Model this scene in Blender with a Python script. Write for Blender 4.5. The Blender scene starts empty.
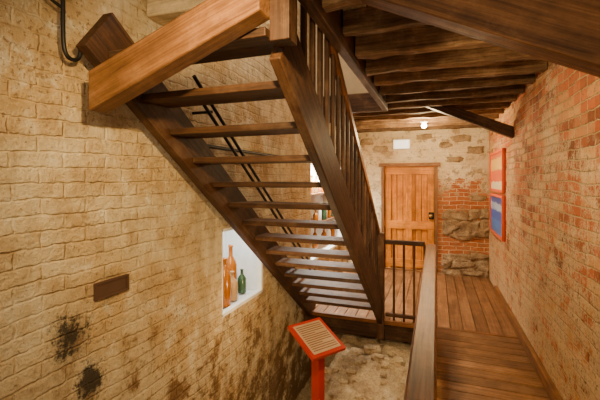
import bpy, bmesh, math, random
from mathutils import Vector, Matrix, noise
random.seed(4)
S=bpy.context.scene
# ------------------------------------------------------------ node helpers
def newmat(name):
    m=bpy.data.materials.new(name); m.use_nodes=True
    nt=m.node_tree; b=nt.nodes['Principled BSDF']
    return m,nt,b
def N(nt,t,**kw):
    n=nt.nodes.new(t)
    for k,v in kw.items():
        if k.startswith('i_'): n.inputs[k[2:].replace('_',' ')].default_value=v
        else: setattr(n,k,v)
    return n
def L(nt,a,b): nt.links.new(a,b)
def ramp(nt,src,stops):
    r=nt.nodes.new('ShaderNodeValToRGB'); e=r.color_ramp.elements
    while len(e)<len(stops): e.new(.5)
    for i,(p,c) in enumerate(stops):
        e[i].position=p; e[i].color=(c if len(c)==4 else (*c,1))
    L(nt,src,r.inputs['Fac']); return r.outputs['Color']
def g(v): return (v,v,v)
def mix(nt,f,a,b,mode='MIX'):
    m=nt.nodes.new('ShaderNodeMix'); m.data_type='RGBA'; m.blend_type=mode
    for sock,v in ((m.inputs[0],f),(m.inputs[6],a),(m.inputs[7],b)):
        if isinstance(v,(int,float)): sock.default_value=v
        elif isinstance(v,tuple): sock.default_value=(*v[:3],1)
        else: L(nt,v,sock)
    return m.outputs[2]
def math_(nt,op,a,b=0.0,clamp=False):
    m=nt.nodes.new('ShaderNodeMath'); m.operation=op; m.use_clamp=clamp
    for s,v in zip(m.inputs,(a,b)):
        if isinstance(v,(int,float)): s.default_value=v
        else: L(nt,v,s)
    return m.outputs[0]
def plain(name,col,rough=.6,metal=0,emit=None,es=1):
    m,nt,b=newmat(name)
    n=N(nt,'ShaderNodeTexNoise',i_Scale=14.0,i_Detail=4.0)
    tc=N(nt,'ShaderNodeTexCoord'); L(nt,tc.outputs['Object'],n.inputs['Vector'])
    c=mix(nt,n.outputs['Fac'],tuple(x*.8 for x in col),tuple(min(1,x*1.15) for x in col))
    L(nt,c,b.inputs['Base Color'])
    b.inputs['Roughness'].default_value=rough; b.inputs['Metallic'].default_value=metal
    if emit:
        b.inputs['Emission Color'].default_value=(*emit,1); b.inputs['Emission Strength'].default_value=es
    return m
def wood(name,c1,c2,rough=.5,grain=1.0,var=.35,bump=.25,worn=0):
    m,nt,b=newmat(name)
    tc=N(nt,'ShaderNodeTexCoord'); oi=N(nt,'ShaderNodeObjectInfo')
    add=N(nt,'ShaderNodeVectorMath',operation='ADD')
    sc=N(nt,'ShaderNodeVectorMath',operation='SCALE'); 
    comb=N(nt,'ShaderNodeCombineXYZ')
    for i in range(3): L(nt,oi.outputs['Random'],comb.inputs[i])
    L(nt,comb.outputs[0],sc.inputs[0]); sc.inputs['Scale'].default_value=37
    L(nt,tc.outputs['Object'],add.inputs[0]); L(nt,sc.outputs[0],add.inputs[1])
    mp=N(nt,'ShaderNodeMapping'); mp.inputs['Scale'].default_value=(2.0*grain,55*grain,55*grain)
    L(nt,add.outputs[0],mp.inputs[0])
    n=N(nt,'ShaderNodeTexNoise',i_Scale=1.0,i_Detail=8.0,i_Roughness=.68,i_Distortion=.5)
    L(nt,mp.outputs[0],n.inputs['Vector'])
    f=ramp(nt,n.outputs['Fac'],[(.35,g(0)),(.65,g(1))])
    c=mix(nt,f,c1,c2)
    n2=N(nt,'ShaderNodeTexNoise',i_Scale=5.0,i_Detail=7.0,i_Roughness=.7); L(nt,add.outputs[0],n2.inputs['Vector'])
    c=mix(nt,.65,c,ramp(nt,n2.outputs['Fac'],[(.34,g(.35)),(.6,g(1.0))]),'MULTIPLY')
    if worn:
        c=mix(nt,ramp(nt,n2.outputs['Fac'],[(.52,g(0)),(.72,g(worn))]),c,(.42,.28,.15))
    v=math_(nt,'ADD',math_(nt,'MULTIPLY',oi.outputs['Random'],var*2),1-var)
    hv=N(nt,'ShaderNodeHueSaturation'); L(nt,v,hv.inputs['Value']); L(nt,c,hv.inputs['Color'])
    L(nt,hv.outputs[0],b.inputs['Base Color'])
    b.inputs['Roughness'].default_value=rough; b.inputs['Specular IOR Level'].default_value=.3
    bp=N(nt,'ShaderNodeBump',i_Strength=bump,i_Distance=.01); L(nt,n.outputs['Fac'],bp.inputs['Height'])
    L(nt,bp.outputs[0],b.inputs['Normal'])
    return m
def brickmat(name,axis,kind):
    m,nt,b=newmat(name)
    RH=.069; BW=.215
    tc=N(nt,'ShaderNodeTexCoord'); sep=N(nt,'ShaderNodeSeparateXYZ')
    P=tc.outputs['Object']; L(nt,P,sep.inputs[0])
    dn=N(nt,'ShaderNodeTexNoise',i_Scale=1.7,i_Detail=2.0); L(nt,P,dn.inputs['Vector'])
    dn2=N(nt,'ShaderNodeTexNoise',i_Scale=26.0,i_Detail=5.0); L(nt,P,dn2.inputs['Vector'])
    d=math_(nt,'ADD',math_(nt,'MULTIPLY',math_(nt,'SUBTRACT',dn.outputs['Fac'],.5),.07),math_(nt,'MULTIPLY',math_(nt,'SUBTRACT',dn2.outputs['Fac'],.5),.021))
    comb=N(nt,'ShaderNodeCombineXYZ')
    L(nt,math_(nt,'ADD',sep.outputs[axis],d),comb.inputs[0]); L(nt,math_(nt,'ADD',sep.outputs['Z'],d),comb.inputs[1])
    br=N(nt,'ShaderNodeTexBrick'); L(nt,comb.outputs[0],br.inputs['Vector'])
    br.inputs['Scale'].default_value=1; br.inputs['Brick Width'].default_value=BW
    br.inputs['Row Height'].default_value=RH; br.inputs['Mortar Size'].default_value=.0075
    br.inputs['Mortar Smooth'].default_value=.8
    big=N(nt,'ShaderNodeTexNoise',i_Scale=1.3,i_Detail=6.0,i_Roughness=.65); L(nt,P,big.inputs['Vector'])
    med=N(nt,'ShaderNodeTexNoise',i_Scale=6.0,i_Detail=9.0,i_Roughness=.72); L(nt,P,med.inputs['Vector'])
    fine=N(nt,'ShaderNodeTexNoise',i_Scale=42.0,i_Detail=6.0,i_Roughness=.72); L(nt,P,fine.inputs['Vector'])
    flo=N(nt,'ShaderNodeTexWhiteNoise',noise_dimensions='2D')
    rowi=math_(nt,'FLOOR',math_(nt,'DIVIDE',math_(nt,'ADD',sep.outputs['Z'],d),RH))
    coli=math_(nt,'FLOOR',math_(nt,'ADD',math_(nt,'DIVIDE',math_(nt,'ADD',sep.outputs[axis],d),BW),math_(nt,'MULTIPLY',math_(nt,'MODULO',rowi,2),.5)))
    cb2=N(nt,'ShaderNodeCombineXYZ'); L(nt,rowi,cb2.inputs[0]); L(nt,coli,cb2.inputs[1]); L(nt,cb2.outputs[0],flo.inputs['Vector'])
    rnd=flo.outputs['Value']
    hb=math_(nt,'SUBTRACT',1,br.outputs['Fac'])
    if kind=='left':
        br.inputs['Color1'].default_value=(.88,.71,.43,1); br.inputs['Color2'].default_value=(.80,.61,.34,1)
        br.inputs['Mortar'].default_value=(.68,.48,.24,1)
        c=mix(nt,ramp(nt,med.outputs['Fac'],[(.42,g(0)),(.58,g(1))]),(.87,.70,.42),br.outputs['Color'])
        c=mix(nt,ramp(nt,big.outputs['Fac'],[(.44,g(0)),(.58,g(.65))]),c,(.70,.43,.16))
        c=mix(nt,ramp(nt,med.outputs['Fac'],[(.51,g(0)),(.60,g(.5))]),c,(.45,.27,.12))
        c=mix(nt,ramp(nt,med.outputs['Fac'],[(.36,g(.9)),(.46,g(0))]),c,(.95,.83,.58))
        k=math_(nt,'ADD',math_(nt,'MULTIPLY',math_(nt,'SUBTRACT',.95,sep.outputs['Z']),.10),math_(nt,'ADD',math_(nt,'MULTIPLY',med.outputs['Fac'],.75),math_(nt,'MULTIPLY',fine.outputs['Fac'],.25)))
        c=mix(nt,ramp(nt,k,[(.575,g(0)),(.655,g(.88))]),c,(.22,.11,.04))
        k=math_(nt,'ADD',math_(nt,'MULTIPLY',fine.outputs['Fac'],.8),math_(nt,'MULTIPLY',big.outputs['Fac'],.25))
        c=mix(nt,ramp(nt,k,[(.59,g(0)),(.645,g(.8))]),c,(.28,.15,.06))
        # vertical damp streaks
        mp=N(nt,'ShaderNodeMapping'); mp.inputs['Scale'].default_value=(3,7,.8); L(nt,P,mp.inputs[0])
        sn=N(nt,'ShaderNodeTexNoise',i_Scale=1.0,i_Detail=5.0,i_Roughness=.6); L(nt,mp.outputs[0],sn.inputs['Vector'])
        c=mix(nt,ramp(nt,sn.outputs['Fac'],[(.54,g(0)),(.70,g(.5))]),c,(.40,.27,.15))
        for (yy,zz,r,sz) in ((1.215,.88,.105,.75),(1.31,.62,.09,.9),(1.43,1.06,.10,1.1),(1.15,.52,.08,1)):
            dy=math_(nt,'SUBTRACT',sep.outputs['Y'],yy); dz=math_(nt,'MULTIPLY',math_(nt,'SUBTRACT',sep.outputs['Z'],zz),sz)
            dist=math_(nt,'SQRT',math_(nt,'ADD',math_(nt,'MULTIPLY',dy,dy),math_(nt,'MULTIPLY',dz,dz)))
            k=math_(nt,'ADD',math_(nt,'DIVIDE',dist,r),math_(nt,'MULTIPLY',math_(nt,'SUBTRACT',med.outputs['Fac'],.5),3.0))
            k=math_(nt,'ADD',k,math_(nt,'MULTIPLY',math_(nt,'SUBTRACT',fine.outputs['Fac'],.5),2.2))
            c=mix(nt,ramp(nt,k,[(.5,g(.93 if zz<1 else .4)),(1.0,g(0))]),c,(.025,.016,.010))
        hb=math_(nt,'MULTIPLY',hb,ramp(nt,med.outputs['Fac'],[(.35,g(.2)),(.6,g(.65))]))
    elif kind=='right':
        br.inputs['Color1'].default_value=(.56,.15,.032,1); br.inputs['Color2'].default_value=(.44,.11,.024,1)
        br.inputs['Mortar'].default_value=(.70,.48,.23,1)
        c=br.outputs['Color']
        c=mix(nt,math_(nt,'MULTIPLY',hb,ramp(nt,rnd,[(.50,g(0)),(.92,g(.9))])),c,(.68,.37,.13))
        c=mix(nt,math_(nt,'MULTIPLY',hb,ramp(nt,rnd,[(.0,g(.85)),(.30,g(0))])),c,(.15,.05,.016))
        k=math_(nt,'ADD',big.outputs['Fac'],math_(nt,'MULTIPLY',math_(nt,'SUBTRACT',med.outputs['Fac'],.5),1.3))
        k=math_(nt,'ADD',k,math_(nt,'MULTIPLY',math_(nt,'SUBTRACT',1.45,sep.outputs['Z']),.11))
        k=math_(nt,'ADD',k,math_(nt,'MULTIPLY',math_(nt,'SUBTRACT',fine.outputs['Fac'],.5),1.0))
        c=mix(nt,ramp(nt,k,[(.46,g(0)),(.60,g(.75))]),c,(.80,.58,.30))
        k=math_(nt,'ADD',math_(nt,'MULTIPLY',fine.outputs['Fac'],.7),math_(nt,'MULTIPLY',med.outputs['Fac'],.3))
        c=mix(nt,ramp(nt,k,[(.54,g(0)),(.60,g(.8))]),c,(.14,.055,.02))
        hb=math_(nt,'MULTIPLY',hb,.9)
    else:
        br.inputs['Color1'].default_value=(.58,.20,.055,1); br.inputs['Color2'].default_value=(.44,.12,.03,1)
        br.inputs['Mortar'].default_value=(.78,.58,.31,1)
        c=br.outputs['Color']
        k=math_(nt,'ADD',math_(nt,'MULTIPLY',math_(nt,'SUBTRACT',sep.outputs['Z'],1.48),1.2),math_(nt,'MULTIPLY',math_(nt,'SUBTRACT',med.outputs['Fac'],.50),2.6))
        k2=math_(nt,'MULTIPLY',math_(nt,'SUBTRACT',-.3,sep.outputs['X']),4)
        k=math_(nt,'MAXIMUM',k,k2)
        c=mix(nt,ramp(nt,k,[(.0,g(.0)),(.15,g(.97))]),c,mix(nt,ramp(nt,big.outputs['Fac'],[(.35,g(0)),(.6,g(1))]),(.66,.46,.23),(.93,.78,.49)))
        c=mix(nt,ramp(nt,med.outputs['Fac'],[(.53,g(0)),(.61,g(.75))]),c,(.34,.20,.09))
        hb=math_(nt,'MULTIPLY',hb,.4)
    L(nt,c,b.inputs['Base Color']); b.inputs['Roughness'].default_value=.85; b.inputs['Specular IOR Level'].default_value=.25
    h=math_(nt,'ADD',hb,math_(nt,'MULTIPLY',med.outputs['Fac'],1.7 if kind!='far' else 3.5))
    h=math_(nt,'ADD',h,math_(nt,'MULTIPLY',fine.outputs['Fac'],.85))
    bp=N(nt,'ShaderNodeBump',i_Strength=1.0,i_Distance=.023); L(nt,h,bp.inputs['Height']); L(nt,bp.outputs[0],b.inputs['Normal'])
    return m
def rockmat(name,cols,sc=5.0):
    m,nt,b=newmat(name)
    tc=N(nt,'ShaderNodeTexCoord'); P=tc.outputs['Object']
    a=N(nt,'ShaderNodeTexNoise',i_Scale=sc,i_Detail=9.0,i_Roughness=.7); L(nt,P,a.inputs['Vector'])
    f=N(nt,'ShaderNodeTexNoise',i_Scale=60.0,i_Detail=4.0,i_Roughness=.7); L(nt,P,f.inputs['Vector'])
    c=ramp(nt,a.outputs['Fac'],[(.3,cols[0]),(.5,cols[1]),(.7,cols[2])])
    c=mix(nt,.6,c,ramp(nt,f.outputs['Fac'],[(.35,g(.3)),(.6,g(1.0))]),'MULTIPLY')
    L(nt,c,b.inputs['Base Color']); b.inputs['Roughness'].default_value=.95
    h=math_(nt,'ADD',a.outputs['Fac'],math_(nt,'MULTIPLY',f.outputs['Fac'],.4))
    bp=N(nt,'ShaderNodeBump',i_Strength=1.0,i_Distance=.04); L(nt,h,bp.inputs['Height']); L(nt,bp.outputs[0],b.inputs['Normal'])
    return m
M_stair=wood('dark_stained_timber',(.028,.011,.004),(.105,.043,.015),.58,worn=.14)
M_tread=wood('tread_timber',(.038,.016,.006),(.135,.058,.021),.58,worn=.16)
M_beam=wood('rough_sawn_timber',(.11,.042,.012),(.32,.140,.044),.58,bump=.5,var=.1,worn=.22)
M_joist=wood('old_joist_timber',(.085,.044,.018),(.30,.17,.077),.8,bump=.7,worn=.5)
M_ceil=wood('ceiling_board_timber',(.18,.11,.05),(.48,.32,.16),.8,worn=.45)
M_floor=wood('walkway_board_timber',(.15,.065,.022),(.38,.18,.066),.45,var=.25,worn=.3)
M_rail=wood('polished_rail_timber',(.11,.037,.010),(.30,.115,.031),.38,var=.1)
M_door=wood('orange_door_timber',(.54,.17,.012),(.80,.30,.032),.4,var=.08)
M_frame=wood('door_frame_timber',(.13,.052,.015),(.30,.13,.038),.5)
M_pale=wood('whitewashed_timber',(.45,.34,.19),(.78,.63,.40),.8)
M_left=brickmat('whitewashed_brick','Y','left')
M_right=brickmat('worn_red_brick','Y','right')
M_far=brickmat('brick_and_plaster','X','far')
M_rock=rockmat('sandy_rock',((.32,.21,.11),(.58,.42,.24),(.76,.60,.37)))
M_stone=rockmat('rubble_stone',((.20,.12,.055),(.42,.28,.14),(.66,.48,.26)),7.0)
M_iron=plain('black_iron',(.02,.018,.016),.45,.6)
M_white=plain('white_paint',(.84,.82,.76),.6)
M_red=plain('red_enamel',(.62,.035,.008),.35)
M_plaster=plain('old_plaster',(.60,.46,.28),.9)
M_dark=plain('rusty_iron_plate',(.085,.038,.018),.8,.1)
M_orf=plain('orange_red_frame',(.78,.11,.01),.4)
# ------------------------------------------------------------ geometry helpers
def link(o,parent=None):
    S.collection.objects.link(o)
    if parent: o.parent=parent
    return o
def group(name):
    e=bpy.data.objects.new(name,None); e.empty_display_size=.1; return link(e)
def bevel(o,w=.004,seg=2):
    b=o.modifiers.new('bev','BEVEL'); b.width=w; b.segments=seg; b.limit_method='ANGLE'
def bm_box(bm,lo,hi):
    vs=[bm.verts.new((x,y,z)) for x in (lo[0],hi[0]) for y in (lo[1],hi[1]) for z in (lo[2],hi[2])]
    for f in ((0,1,3,2),(4,6,7,5),(0,4,5,1),(2,3,7,6),(0,2,6,4),(1,5,7,3)): bm.faces.new([vs[i] for i in f])
def finish(name,bm,mat,parent=None,bev=0,smooth=False):
    bmesh.ops.recalc_face_normals(bm,faces=bm.faces[:])
    me=bpy.data.meshes.new(name); bm.to_mesh(me); bm.free()
    for m in (mat if isinstance(mat,list) else [mat]): me.materials.append(m)
    if smooth:
        for p in me.polygons: p.use_smooth=True
    o=bpy.data.objects.new(name,me); link(o,parent)
    if bev: bevel(o,bev)
    return o
def box(name,lo,hi,mat,parent=None,bev=0):
    bm=bmesh.new(); bm_box(bm,lo,hi); return finish(name,bm,mat,parent,bev)
def beam(name,p0,p1,w,h,mat,parent=None,up=(0,0,1),bev=.004,rough=0):
    p0=Vector(p0);p1=Vector(p1); d=(p1-p0); ln=d.length; x=d.normalized()
    y=Vector(up).cross(x).normalized(); z=x.cross(y)
    bm=bmesh.new()
    if rough:
        n=max(2,int(ln/.12)); rings=[]
        for i in range(n+1):
            t=-ln/2+ln*i/n; r=[]
            for sy,sz in ((-1,-1),(1,-1),(1,1),(-1,1)):
                j=Vector((0,random.uniform(-1,1)*rough,random.uniform(-1,1)*rough))
                r.append(bm.verts.new(Vector((t,sy*w/2,sz*h/2))+j))
            rings.append(r)
        for a,b in zip(rings,rings[1:]):
            for i in range(4): bm.faces.new((a[i],a[(i+1)%4],b[(i+1)%4],b[i]))
        bm.faces.new(rings[0]); bm.faces.new(rings[-1])
    else: bm_box(bm,(-ln/2,-w/2,-h/2),(ln/2,w/2,h/2))
    o=finish(name,bm,mat,parent,bev)
    mt=Matrix((x,y,z)).transposed().to_4x4(); mt.translation=(p0+p1)/2
    o.matrix_world=mt; return o
def prism_xz(name,pts,y0,y1,ang,mat,bev=.008):
    c=Vector((sum(p[0] for p in pts)/len(pts),(y0+y1)/2,sum(p[1] for p in pts)/len(pts)))
    mt=Matrix.Rotation(-ang,4,'Y'); mt.translation=c; inv=mt.inverted()
    bm=bmesh.new(); A_=[bm.verts.new(inv@Vector((p[0],y0,p[1]))) for p in pts]; B_=[bm.verts.new(inv@Vector((p[0],y1,p[1]))) for p in pts]
    bm.faces.new(A_); bm.faces.new(B_); n=len(pts)
    for i in range(n): bm.faces.new((A_[i],A_[(i+1)%n],B_[(i+1)%n],B_[i]))
    o=finish(name,bm,mat,None,bev); o.matrix_world=mt; return o
def tube(name,pts,r,mat,parent=None,bez=False):
    c=bpy.data.curves.new(name,'CURVE'); c.dimensions='3D'; c.bevel_depth=r; c.bevel_resolution=4; c.use_fill_caps=True
    s=c.splines.new('NURBS' if bez else 'POLY'); s.points.add(len(pts)-1)
    for p,q in zip(s.points,pts): p.co=(*q,1)
    if bez: s.use_endpoint_u=True; s.order_u=3
    o=bpy.data.objects.new(name,c); o.data.materials.append(mat); return link(o,parent)
def lathe(name,prof,mat,loc,parent=None,seg=20):
    bm=bmesh.new(); rings=[]
    for r,z in prof:
        rings.append([bm.verts.new((r*math.cos(2*math.pi*i/seg),r*math.sin(2*math.pi*i/seg),z)) for i in range(seg)])
    for a,b in zip(rings,rings[1:]):
        for i in range(seg): bm.faces.new((a[i],a[(i+1)%seg],b[(i+1)%seg],b[i]))
    bm.faces.new(rings[0]); bm.faces.new(rings[-1])
    o=finish(name,bm,mat,parent,smooth=True); o.location=loc; return o
def wall(name,axis,pos,thick,urange,zrange,holes,mat):
    us=sorted({urange[0],urange[1],*[h[0] for h in holes],*[h[1] for h in holes]})
    zs=sorted({zrange[0],zrange[1],*[h[2] for h in holes],*[h[3] for h in holes]})
    bm=bmesh.new()
    for a,b in zip(us,us[1:]):
        for c,d in zip(zs,zs[1:]):
            um,zm=(a+b)/2,(c+d)/2
            if any(h[0]<um<h[1] and h[2]<zm<h[3] for h in holes): continue
            if axis=='Y': bm_box(bm,(min(pos,pos+thick),a,c),(max(pos,pos+thick),b,d))
            else: bm_box(bm,(a,min(pos,pos+thick),c),(b,max(pos,pos+thick),d))
    return finish(name,bm,mat)
# ------------------------------------------------------------ constants
XL=-1.55; XR=.82; YF=6.8; YP=4.3; ZC=2.45; YN=-.6; ZT=4.2; ZB=-1.15
H1=(2.47,3.2,.53,1.22); H2=(4.62,6.6,.5,1.85)
DX0,DX1,DZ=-.93,.03,1.9
wall('wall_left','Y',XL,-.3,(YN,YF),(ZB,ZT),[H1,H2],M_left)
wall('wall_right','Y',XR,.3,(YN,YF),(ZB,ZT),[],M_right)
wfar=wall('wall_far','X',YF,.3,(XL-.3,XR+.3),(ZB,ZT),[(DX0,DX1,0,DZ)],M_far)
box('wall_upper_storey',(XL,4.62,2.66),(XR,4.72,ZT),M_plaster)
box('ceiling_upper',(XL,YN,ZT),(XR,4.72,ZT+.1),M_plaster)
bm=bmesh.new()
def stone(bm,c,sx,sy,sz,k):
    r=bmesh.ops.create_icosphere(bm,subdivisions=4,radius=1)
    for v in r['verts']:
        p=v.co.copy(); q=Vector([math.copysign(abs(a)**.6,a) for a in p])
        q*=1+.40*noise.noise(p*1.4+Vector((k*3.7,0,0)))+.18*noise.noise(p*3.5+Vector((k,3,0)))+.05*noise.noise(p*9)
        v.co=Vector((q.x*sx,q.y*sy,q.z*sz))+Vector(c)
k=0
for z,hh in ((.04,.06),(.17,.09),(.32,.06),(.70,.07),(.84,.10),(1.02,.09)):
    x=.08+random.uniform(0,.10)
    while x<.76:
        w=random.uniform(.07,.20); x2=min(x+2*w,.83); w=(x2-x)/2
        if w>.03: stone(bm,(x+w,YF+.012,z+random.uniform(-.035,.035)),w*1.08,.065,hh*random.uniform(.8,1.25),k)
        x=x2-.01; k+=1
for (x,z,sx,sz) in ((.3,1.95,.13,.05),(.62,2.1,.12,.06),(-.2,2.35,.14,.05),(.15,2.2,.1,.05),(-1.2,2.3,.12,.06),(.66,1.3,.12,.05),(.4,2.3,.15,.06),(-.95,2.15,.12,.06)):
    stone(bm,(x,YF+.02,z),sx,.045,sz,k); k+=1
finish('rubble_stones',bm,M_stone,wfar,smooth=True)
# ------------------------------------------------------------ floors
fw=group('floor_walkway'); y=YN
while y<YP-.04:
    w=.135; y1=min(y+w,YP-.03)
    beam('board',(-.10,(y+y1)/2,-.02),(XR-.005,(y+y1)/2,-.02),y1-y-.007,.04,M_floor,fw,bev=.003); y+=w
for xx in (-.06,.35,.76): beam('bearer',(xx,YN,-.12),(xx,YP,-.12),.08,.15,M_joist,fw)
fp=group('floor_platform'); x=XL+.005
while x<XR-.01:
    x1=min(x+.13,XR-.005)
    beam('board',((x+x1)/2,YP+.015,-.02),((x+x1)/2,YF-.005,-.02),x1-x-.006,.04,M_floor,fp,bev=.003); x+=.13
beam('edge_beam',(XL+.01,YP+.06,-.135),(-.1,YP+.06,-.135),.09,.18,M_stair,fp)
beam('nosing',(XL+.01,YP-.01,-.02),(XR-.005,YP-.01,-.02),.04,.045,M_rail,fp)
box('wall_under_platform',(XL,YP+.5,ZB),(XR,YP+.6,-.05),M_rock)
bm=bmesh.new(); nx,ny=80,170; grid=[]
for i in range(nx+1):
    row=[]
    for j in range(ny+1):
        X=XL+(XR-XL)*i/nx*.75; Y=YN+(YP+.5-YN)*j/ny
        e=-1.16+.10*noise.noise(Vector((0,Y*2.2,3)))
        t=min(1,max(0,(X-e)/.14)); t=t*t*(3-2*t)
        h=-.98+t*.68+.07*noise.noise(Vector((X*2.5,Y*2.5,0)))+.05*noise.noise(Vector((X*9,Y*9,5)))+.03*noise.noise(Vector((X*22,Y*22,1)))
        row.append(bm.verts.new((X,Y,h)))
    grid.append(row)
for i in range(nx):
    for j in range(ny): bm.faces.new((grid[i][j],grid[i+1][j],grid[i+1][j+1],grid[i][j+1]))
finish('rock_ground',bm,M_rock,smooth=True)
bm=bmesh.new()
for k in range(70):
    X=random.uniform(-1.1,-.15); Y=random.uniform(2.4,4.2); r=random.uniform(.014,.042)
    if k<6: r=random.uniform(.05,.07); Y=random.uniform(3.9,4.15)
    stone(bm,(X,Y,-.285),r*1.3,r,r*.65,k)
finish('loose_stones',bm,M_rock,smooth=True)
beam('baseboard_right',(XR-.022,YN,.05),(XR-.022,YP+1.6,.05),.04,.10,M_frame)
# ------------------------------------------------------------ ceiling
XT=-.53; YO=4.46
box('ceiling',(XT-.02,YN,2.63),(XR,YF,2.67),M_ceil)
box('ceiling_rear',(XL,YO+.07,2.63),(XT-.02,YF,2.67),M_ceil)
cj=group('ceiling_joists'); y=.18
while y<YF-.1:
    xl=XT+.004 if y<YO+.05 else XL+.01
    zz=2.54+random.uniform(-.015,.015)
    beam('joist',(xl,y+random.uniform(-.02,.02),zz),(XR-.005,y+random.uniform(-.02,.02),zz+random.uniform(-.012,.012)),.07,.16,M_joist,cj,rough=.010,bev=.006)
    y+=.40
cb=group('ceiling_boards'); x=XT+.004
while x<XR-.02:
    x1=min(x+.15,XR-.003); beam('board',((x+x1)/2,YN+.01,2.62),((x+x1)/2,YF-.01,2.62),x1-x-.012,.02,M_ceil,cb,bev=.002); x+=.15
beam('stairwell_trimmer',(XT-.034,1.35,2.53),(XT-.034,YO-.03,2.53),.06,.22,M_stair)
beam('stairwell_trimmer',(XT-.034,YN+.01,2.53),(XT-.034,1.18,2.53),.06,.22,M_stair)
beam('stairwell_header',(XL+.01,YO+.01,2.53),(XT-.01,YO+.01,2.53),.07,.22,M_stair)
# ------------------------------------------------------------ big timbers
prism_xz('timber_brace',[(XR-.004,1.83),(XR-.004,2.06),(-.16,2.52),(-.30,2.52),(-.30,2.36)],1.485,1.595,math.radians(-25),M_beam)
prism_xz('timber_brace',[(XR-.004,2.07),(XR-.004,2.20),(-.04,2.57),(-.18,2.57),(-.18,2.52)],4.71,4.81,math.radians(-23),M_stair)
prism_xz('stair_support_beam',[(-1.42,1.90),(-1.42,2.075),(-.592,2.363),(-.592,2.212)],1.19,1.29,math.radians(20),M_beam)
beam('whitewashed_beam',(XL+.005,1.75,2.60),(-.72,1.75,2.60),.16,.15,M_pale,rough=.005,bev=.01)
up=group('upper_landing_boards')
for k in range(5):
    yy=1.45-.16*k; beam('board',(XL+.005,yy,2.70),(-.72,yy,2.70),.15,.03,M_pale,up)
# ------------------------------------------------------------ staircase
st=group('wooden_staircase'); m=.17/.235; RI=.152; RU=.21
def zl(y): return (YP-y)*m
XA,XB=-1.42,-.62
for k in range(1,15):
    kk=k+.45; yy=YP-RU*(kk-1)-.07; zz=RI*kk
    beam('tread_%d'%k,(XA,yy,zz-.018),(XB,yy,zz-.018),.215,.036,M_tread,st,bev=.005)
def inc(name,x,y0,y1,dz,w,h,mat,parent):
    return beam(name,(x,y0,zl(y0)+dz),(x,y1,zl(y1)+dz),w,h,mat,parent,bev=.005)
inc('stringer_right',XB+.025,4.42,1.40,.08,.05,.25,M_stair,st)
inc('stringer_left',XA-.03,4.42,1.25,.08,.06,.25,M_stair,st)
inc('handrail',XB+.0,4.27,1.35,.98,.045,.06,M_rail,st)
beam('newel_foot',(XB+.03,4.27,-.2),(XB+.03,4.27,1.0),.08,.08,M_stair,st,up=(0,1,0))
beam('newel_top',(-.545,1.30,2.12),(-.545,1.30,3.35),.08,.085,M_stair,st,up=(0,1,0))
y=4.12
while y>1.5:
    beam('baluster',(XB+.0,y,zl(y)+.15),(XB+.0,y,zl(y)+.97),.026,.036,M_stair,st,up=(0,1,0),bev=.003); y-=.14
for dz in (.42,.50):
    tube('wall_rail',[(XA+.03,4.3,dz+.1),(XA+.03,4.2,zl(4.2)+dz),(XA+.03,1.9,zl(1.9)+dz)],.012,M_iron,st)
for y in (3.9,3.0,2.1): tube('wall_rail_bracket',[(XL+.005,y,zl(y)+.46),(XA+.03,y,zl(y)+.46)],.01,M_iron,st)
pb=group('platform_balustrade')
beam('top_rail',(XB+.075,YP+.03,.89),(-.115,YP+.03,.89),.055,.05,M_stair,pb)
beam('bottom_rail',(XB+.075,YP+.03,.06),(-.115,YP+.03,.06),.04,.04,M_stair,pb)
for k in range(4):
    xx=-.45+.11*k; beam('baluster',(xx,YP+.03,.0),(xx,YP+.03,.88),.024,.024,M_stair,pb,up=(0,1,0),bev=.003)
wr=group('walkway_railing')
beam('cap_rail',(-.05,YN,.85),(-.05,YP+.05,.87),.105,.04,M_rail,wr,bev=.01)
beam('side_rail',(-.05,YN,.70),(-.05,YP,.72),.035,.20,M_rail,wr)
beam('low_rail',(-.05,YN,.15),(-.05,YP,.15),.035,.14,M_rail,wr)
for yy in (YP+.02,3.2,2.1,1.0,-.1): beam('post',(-.05,yy,-.2),(-.05,yy,.84),.07,.07,M_stair,wr,up=(0,1,0))
# ------------------------------------------------------------ door
dr=group('door_1')
dw=(DX1-DX0)
beam('jamb_l',(DX0+.03,YF+.04,0),(DX0+.03,YF+.04,DZ),.14,.055,M_frame,dr,up=(1,0,0))
beam('jamb_r',(DX1-.03,YF+.04,0),(DX1-.03,YF+.04,DZ),.14,.055,M_frame,dr,up=(1,0,0))
beam('head',(DX0-.04,YF+.035,DZ-.03),(DX1+.04,YF+.035,DZ-.03),.15,.06,M_frame,dr)
n=8; a=DX0+.06; wdt=(dw-.12)/n
for k in range(n):
    xc=a+wdt*(k+.5); beam('plank',(xc,YF+.078,.01),(xc,YF+.078,DZ-.06),.02,wdt-.008,M_door,dr,up=(1,0,0),bev=.005)
box('backing',(DX0+.055,YF+.09,0),(DX1-.055,YF+.11,DZ-.05),M_stair,dr)
for xc in (DX0+.115,(DX0+DX1)/2,DX1-.115): beam('stile',(xc,YF+.045,.01),(xc,YF+.045,DZ-.06),.035,.10,M_door,dr,up=(1,0,0))
for zc in (.12,.80,DZ-.13): beam('rail',(DX0+.06,YF+.043,zc),(DX1-.06,YF+.043,zc),.035,.14,M_door,dr)
box('lock_case',(DX1-.15,YF+.0,.92),(DX1-.065,YF+.03,1.04),M_iron,dr,.004)
lathe('knob',[(.006,0),(.012,.01),(.03,.03),(.034,.045),(.025,.06),(.004,.066)],plain('brass',(.5,.32,.1),.3,1),(DX1-.11,YF+.01,.98),dr).rotation_euler=(math.pi/2,0,0)
beam('threshold',(DX0,YF+.03,.012),(DX1,YF+.03,.012),.12,.025,M_frame,dr)
ex=group('exit_sign')
box('housing',(-.72,YF-.06,2.14),(-.42,YF-.005,2.32),M_white,ex,.008)
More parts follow.
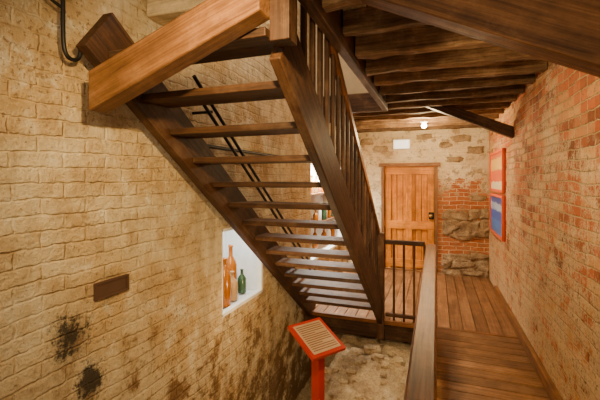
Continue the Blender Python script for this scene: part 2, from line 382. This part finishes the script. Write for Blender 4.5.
box('face',(-.70,YF-.064,2.16),(-.44,YF-.058,2.30),plain('lit_sign_face',(.85,.85,.8),.4,emit=(1,.95,.85),es=1.3),ex)
# ------------------------------------------------------------ display niches
def bottle(name,x,y,z,h,r,mat,parent=None):
    lathe(name,[(r*.9,0),(r,.01),(r,h*.6),(r*.8,h*.68),(r*.34,h*.78),(r*.32,h*.95),(r*.42,h*.955),(r*.4,h)],mat,(x,y,z),parent)
M_amb=plain('amber_glass',(.34,.10,.004),.2); M_grn=plain('green_glass',(.04,.09,.04),.2); M_cer=plain('glazed_stoneware',(.42,.24,.09),.4)
mats=[M_amb,M_cer,M_grn,M_amb,M_white]
def niche(name,h,shelves,power,backcol):
    y0,y1,z0,z1=h; gp=group(name)
    bk=plain(name+'_lining',backcol,.7)
    D=.42
    box('back',(XL-D-.02,y0-.02,z0-.02),(XL-D,y1+.02,z1+.02),bk,gp)
    box('side_a',(XL-D,y0-.03,z0),(XL-.02,y0+.002,z1),bk,gp); box('side_b',(XL-D,y1-.002,z0),(XL-.02,y1+.03,z1),bk,gp)
    box('top',(XL-D,y0,z1-.002),(XL-.02,y1,z1+.03),bk,gp); box('sill',(XL-D,y0,z0-.03),(XL-.02,y1,z0+.002),bk,gp)
    for nm,p,q,u in (('frame_a',(XL-.03,y0+.012,z0),(XL-.03,y0+.012,z1),(0,1,0)),('frame_b',(XL-.03,y1-.012,z0),(XL-.03,y1-.012,z1),(0,1,0)),
                   ('frame_c',(XL-.03,y0,z0+.012),(XL-.03,y1,z0+.012),(0,0,1)),('frame_d',(XL-.03,y0,z1-.012),(XL-.03,y1,z1-.012),(0,0,1))):
        beam(nm,p,q,.05,.03,M_white,gp,up=u)
    for zz in shelves: box('shelf',(XL-D,y0+.003,zz-.02),(XL-.12,y1-.003,zz),M_frame,gp)
    l=bpy.data.lights.new(name+'_light','AREA'); l.shape='RECTANGLE'; l.size=.1; l.size_y=(y1-y0)*.9; l.energy=power; l.color=(1,.95,.86)
    o=bpy.data.objects.new(name+'_strip',l); o.location=(XL-.07,(y0+y1)/2,z1-.03); o.rotation_euler=(0,math.radians(25),0); link(o,gp)
    return gp
niche('window_1',H1,[],5.5,(.72,.76,.78))
bottle('amber_bottle',XL-.12,2.70,.545,.40,.055,M_amb); bottle('stoneware_bottle',XL-.14,2.86,.545,.25,.05,M_cer)
bottle('amber_bottle',XL-.22,2.97,.545,.46,.055,M_amb); bottle('green_bottle',XL-.30,2.80,.545,.34,.045,M_grn); bottle('green_bottle',XL-.16,3.07,.545,.22,.04,M_grn)
niche('window_2',H2,[.95,1.4],125,(.85,.84,.8))
bc=group('bottle_collection')
for s,zz in enumerate((.553,.951,1.401)):
    y=4.75
    while y<6.5:
        hh=random.uniform(.16,.30); bottle('bottle',XL-.22+random.uniform(-.05,.05),y,zz,hh,random.uniform(.035,.055),random.choice(mats),bc); y+=random.uniform(.14,.26)
# ------------------------------------------------------------ small wall items
vp=group('wall_vent_plate')
box('plate',(XL-.01,1.33,1.015),(XL+.008,1.54,1.10),M_dark,vp,.004)
for (a_,b_,c_,d_) in ((1.33,1.54,1.088,1.10),(1.33,1.54,1.015,1.027),(1.33,1.342,1.027,1.088),(1.528,1.54,1.027,1.088)):
    box('rim',(XL+.008,a_,c_),(XL+.014,b_,d_),M_dark,vp,.002)
hk=group('iron_hook')
hx=XL+.06
tube('hook',[(hx,1.13,2.75),(hx,1.13,2.34),(hx,1.13,2.20),(hx,1.14,2.135),(hx,1.18,2.12),(hx,1.215,2.15),(hx,1.21,2.20)],.009,M_iron,hk,True)
tube('pin',[(XL-.01,.90,2.44),(XL+.03,.97,2.40),(hx,1.13,2.33)],.007,M_iron,hk)
pp=group('conduit_pipe')
tube('run',[(XL+.03,2.1,1.84),(XL+.03,4.4,1.84),(XL+.03,6.6,1.95)],.014,M_iron,pp)
# ------------------------------------------------------------ poster boards
pm,nt,b=newmat('poster_print')
tc=N(nt,'ShaderNodeTexCoord'); sp=N(nt,'ShaderNodeSeparateXYZ'); L(nt,tc.outputs['Object'],sp.inputs[0])
zc=math_(nt,'DIVIDE',math_(nt,'SUBTRACT',sp.outputs['Z'],.8),1.25)
nz=N(nt,'ShaderNodeTexNoise',i_Scale=9.0,i_Detail=3.0); L(nt,tc.outputs['Object'],nz.inputs['Vector'])
zc=math_(nt,'ADD',zc,math_(nt,'MULTIPLY',math_(nt,'SUBTRACT',nz.outputs['Fac'],.5),.08))
c=ramp(nt,zc,[(0,(.06,.20,.6)),(.2,(.03,.10,.45)),(.3,(.35,.5,.7)),(.38,(.03,.08,.35)),(.5,(.75,.68,.45)),(.62,(.70,.10,.02)),(.75,(.75,.45,.08)),(.88,(.55,.10,.02))])
c.node.color_ramp.interpolation='CONSTANT'; L(nt,c,b.inputs['Base Color']); b.inputs['Roughness'].default_value=.35
po=group('poster_board')
for (z0,z1) in ((.83,1.40),(1.44,2.0)):
    box('print',(XR-.03,5.27,z0+.03),(XR-.02,6.33,z1-.03),pm,po)
    box('backing',(XR-.02,5.22,z0),(XR-.004,6.38,z1),M_red,po)
    for p,q,u in (((5.24,z0),(5.24,z1),0),((6.36,z0),(6.36,z1),0),((5.22,z0+.015),(6.38,z0+.015),1),((5.22,z1-.015),(6.38,z1-.015),1)):
        beam('frame',(XR-.025,p[0],p[1]),(XR-.025,q[0],q[1]),.04,.035,M_orf,po,up=(0,0,1) if u else (0,1,0))
# ------------------------------------------------------------ lectern sign
ls=group('information_lectern')
A=Vector((-.886,2.19,.669)); r=Vector((.145,.214,0)); dn=Vector((.218,-.150,-.108))
nrm=r.cross(dn).normalized()
if nrm.z<0: nrm=-nrm
def slab(name,c0,e1,e2,t0,t1,mat,par):
    bm=bmesh.new(); vs=[]
    for t in (t0,t1):
        for (a_,b_) in ((0,0),(1,0),(1,1),(0,1)): vs.append(bm.verts.new(c0+e1*a_+e2*b_+nrm*t))
    bm.faces.new(vs[:4]); bm.faces.new(vs[4:])
    for i in range(4): bm.faces.new((vs[i],vs[(i+1)%4],vs[4+(i+1)%4],vs[4+i]))
    return finish(name,bm,mat,par)
slab('board',A,r,dn,-.02,0,M_red,ls)
slab('text_panel',A+r*.09+dn*.08,r*.82,dn*.84,0,.003,plain('printed_panel',(.66,.46,.28),.5),ls)
ink=plain('ink',(.26,.10,.05),.6)
for k in range(13):
    wln=.72*(1 if k%5!=4 else .55); slab('text_line',A+r*.14+dn*(.14+.058*k),r*wln,dn*.018,.003,.0042,ink,ls)
cc=A+r*.5+dn*.55
beam('post',(cc.x,cc.y,-.34),(cc.x,cc.y,cc.z-.03),.075,.05,M_red,ls,up=(r.x,r.y,0))
box('foot',(cc.x-.13,cc.y-.13,-.34),(cc.x+.13,cc.y+.13,-.29),M_red,ls,.005)
# ------------------------------------------------------------ lamps
def lamp(name,kind,loc,target,energy,color=(1,.70,.34),size=.06,angle=100,blend=.7):
    l=bpy.data.lights.new(name,kind); l.energy=energy; l.color=color
    if kind=='AREA': l.size=size
    else: l.shadow_soft_size=size
    if kind=='SPOT': l.spot_size=math.radians(angle); l.spot_blend=blend
    o=bpy.data.objects.new(name,l); o.location=loc
    if target: o.rotation_euler=(Vector(target)-Vector(loc)).to_track_quat('-Z','Y').to_euler()
    return link(o)
cl=group('ceiling_lamp')
lathe('base',[(.03,0),(.05,.005),(.05,.03),(.03,.04)],M_white,(-.16,5.56,2.415),cl)
lathe('bulb',[(.005,0),(.03,.01),(.04,.035),(.03,.06),(.02,.075)],plain('lit_bulb',(1,.9,.7),.3,emit=(1,.85,.6),es=30),(-.16,5.56,2.34),cl)
lamp('ceiling_lamp_light','POINT',(-.16,5.56,2.27),None,82,color=(1,.72,.37))
lamp('left_wall_spot','SPOT',(-.35,.6,2.25),(-1.55,2.3,1.3),160,angle=100,blend=1.0,size=.03,color=(1,.70,.32))
lamp('walkway_spot','SPOT',(-.35,2.2,2.30),(.82,3.0,1.1),90,angle=125,size=.03,color=(1,.72,.38))
lamp('under_stair_lamp','POINT',(-1.0,2.6,.65),None,14,size=.04,color=(1,.70,.34))
lamp('pit_fill','SPOT',(-.25,3.3,2.25),(-.7,3.6,-.3),80,angle=75,size=.04,color=(1,.78,.48))  # added fill to brighten the rock ground, no fixture here
lamp('stairwell_light','AREA',(-1.0,2.9,4.1),(-1.0,3.0,0),40,size=1.0,color=(1,.86,.66))
lamp('camera_fill','AREA',(-.2,-.5,2.3),(-.3,3,.9),22,size=.8,color=(1,.80,.54))  # unseen fill added behind the camera, not a light of the entry
lamp('joist_fill','SPOT',(.45,1.6,.9),(.1,3.4,2.5),20,size=.1,angle=110,color=(1,.76,.46))  # added fill aimed upward to lift the dark joists, no real uplight
w=bpy.data.worlds.new('room_ambient'); S.world=w; w.use_nodes=True
w.node_tree.nodes['Background'].inputs[0].default_value=(1,.82,.60,1); w.node_tree.nodes['Background'].inputs[1].default_value=.42
# ------------------------------------------------------------ camera
cam=bpy.data.cameras.new('camera'); co=bpy.data.objects.new('camera',cam); link(co)
cam.sensor_width=36; cam.lens=370/600*36; cam.shift_y=-20/600; cam.clip_start=.02
co.location=(0,0,1.6); co.rotation_euler=(math.pi/2,0,math.atan(136/370))
S.camera=co
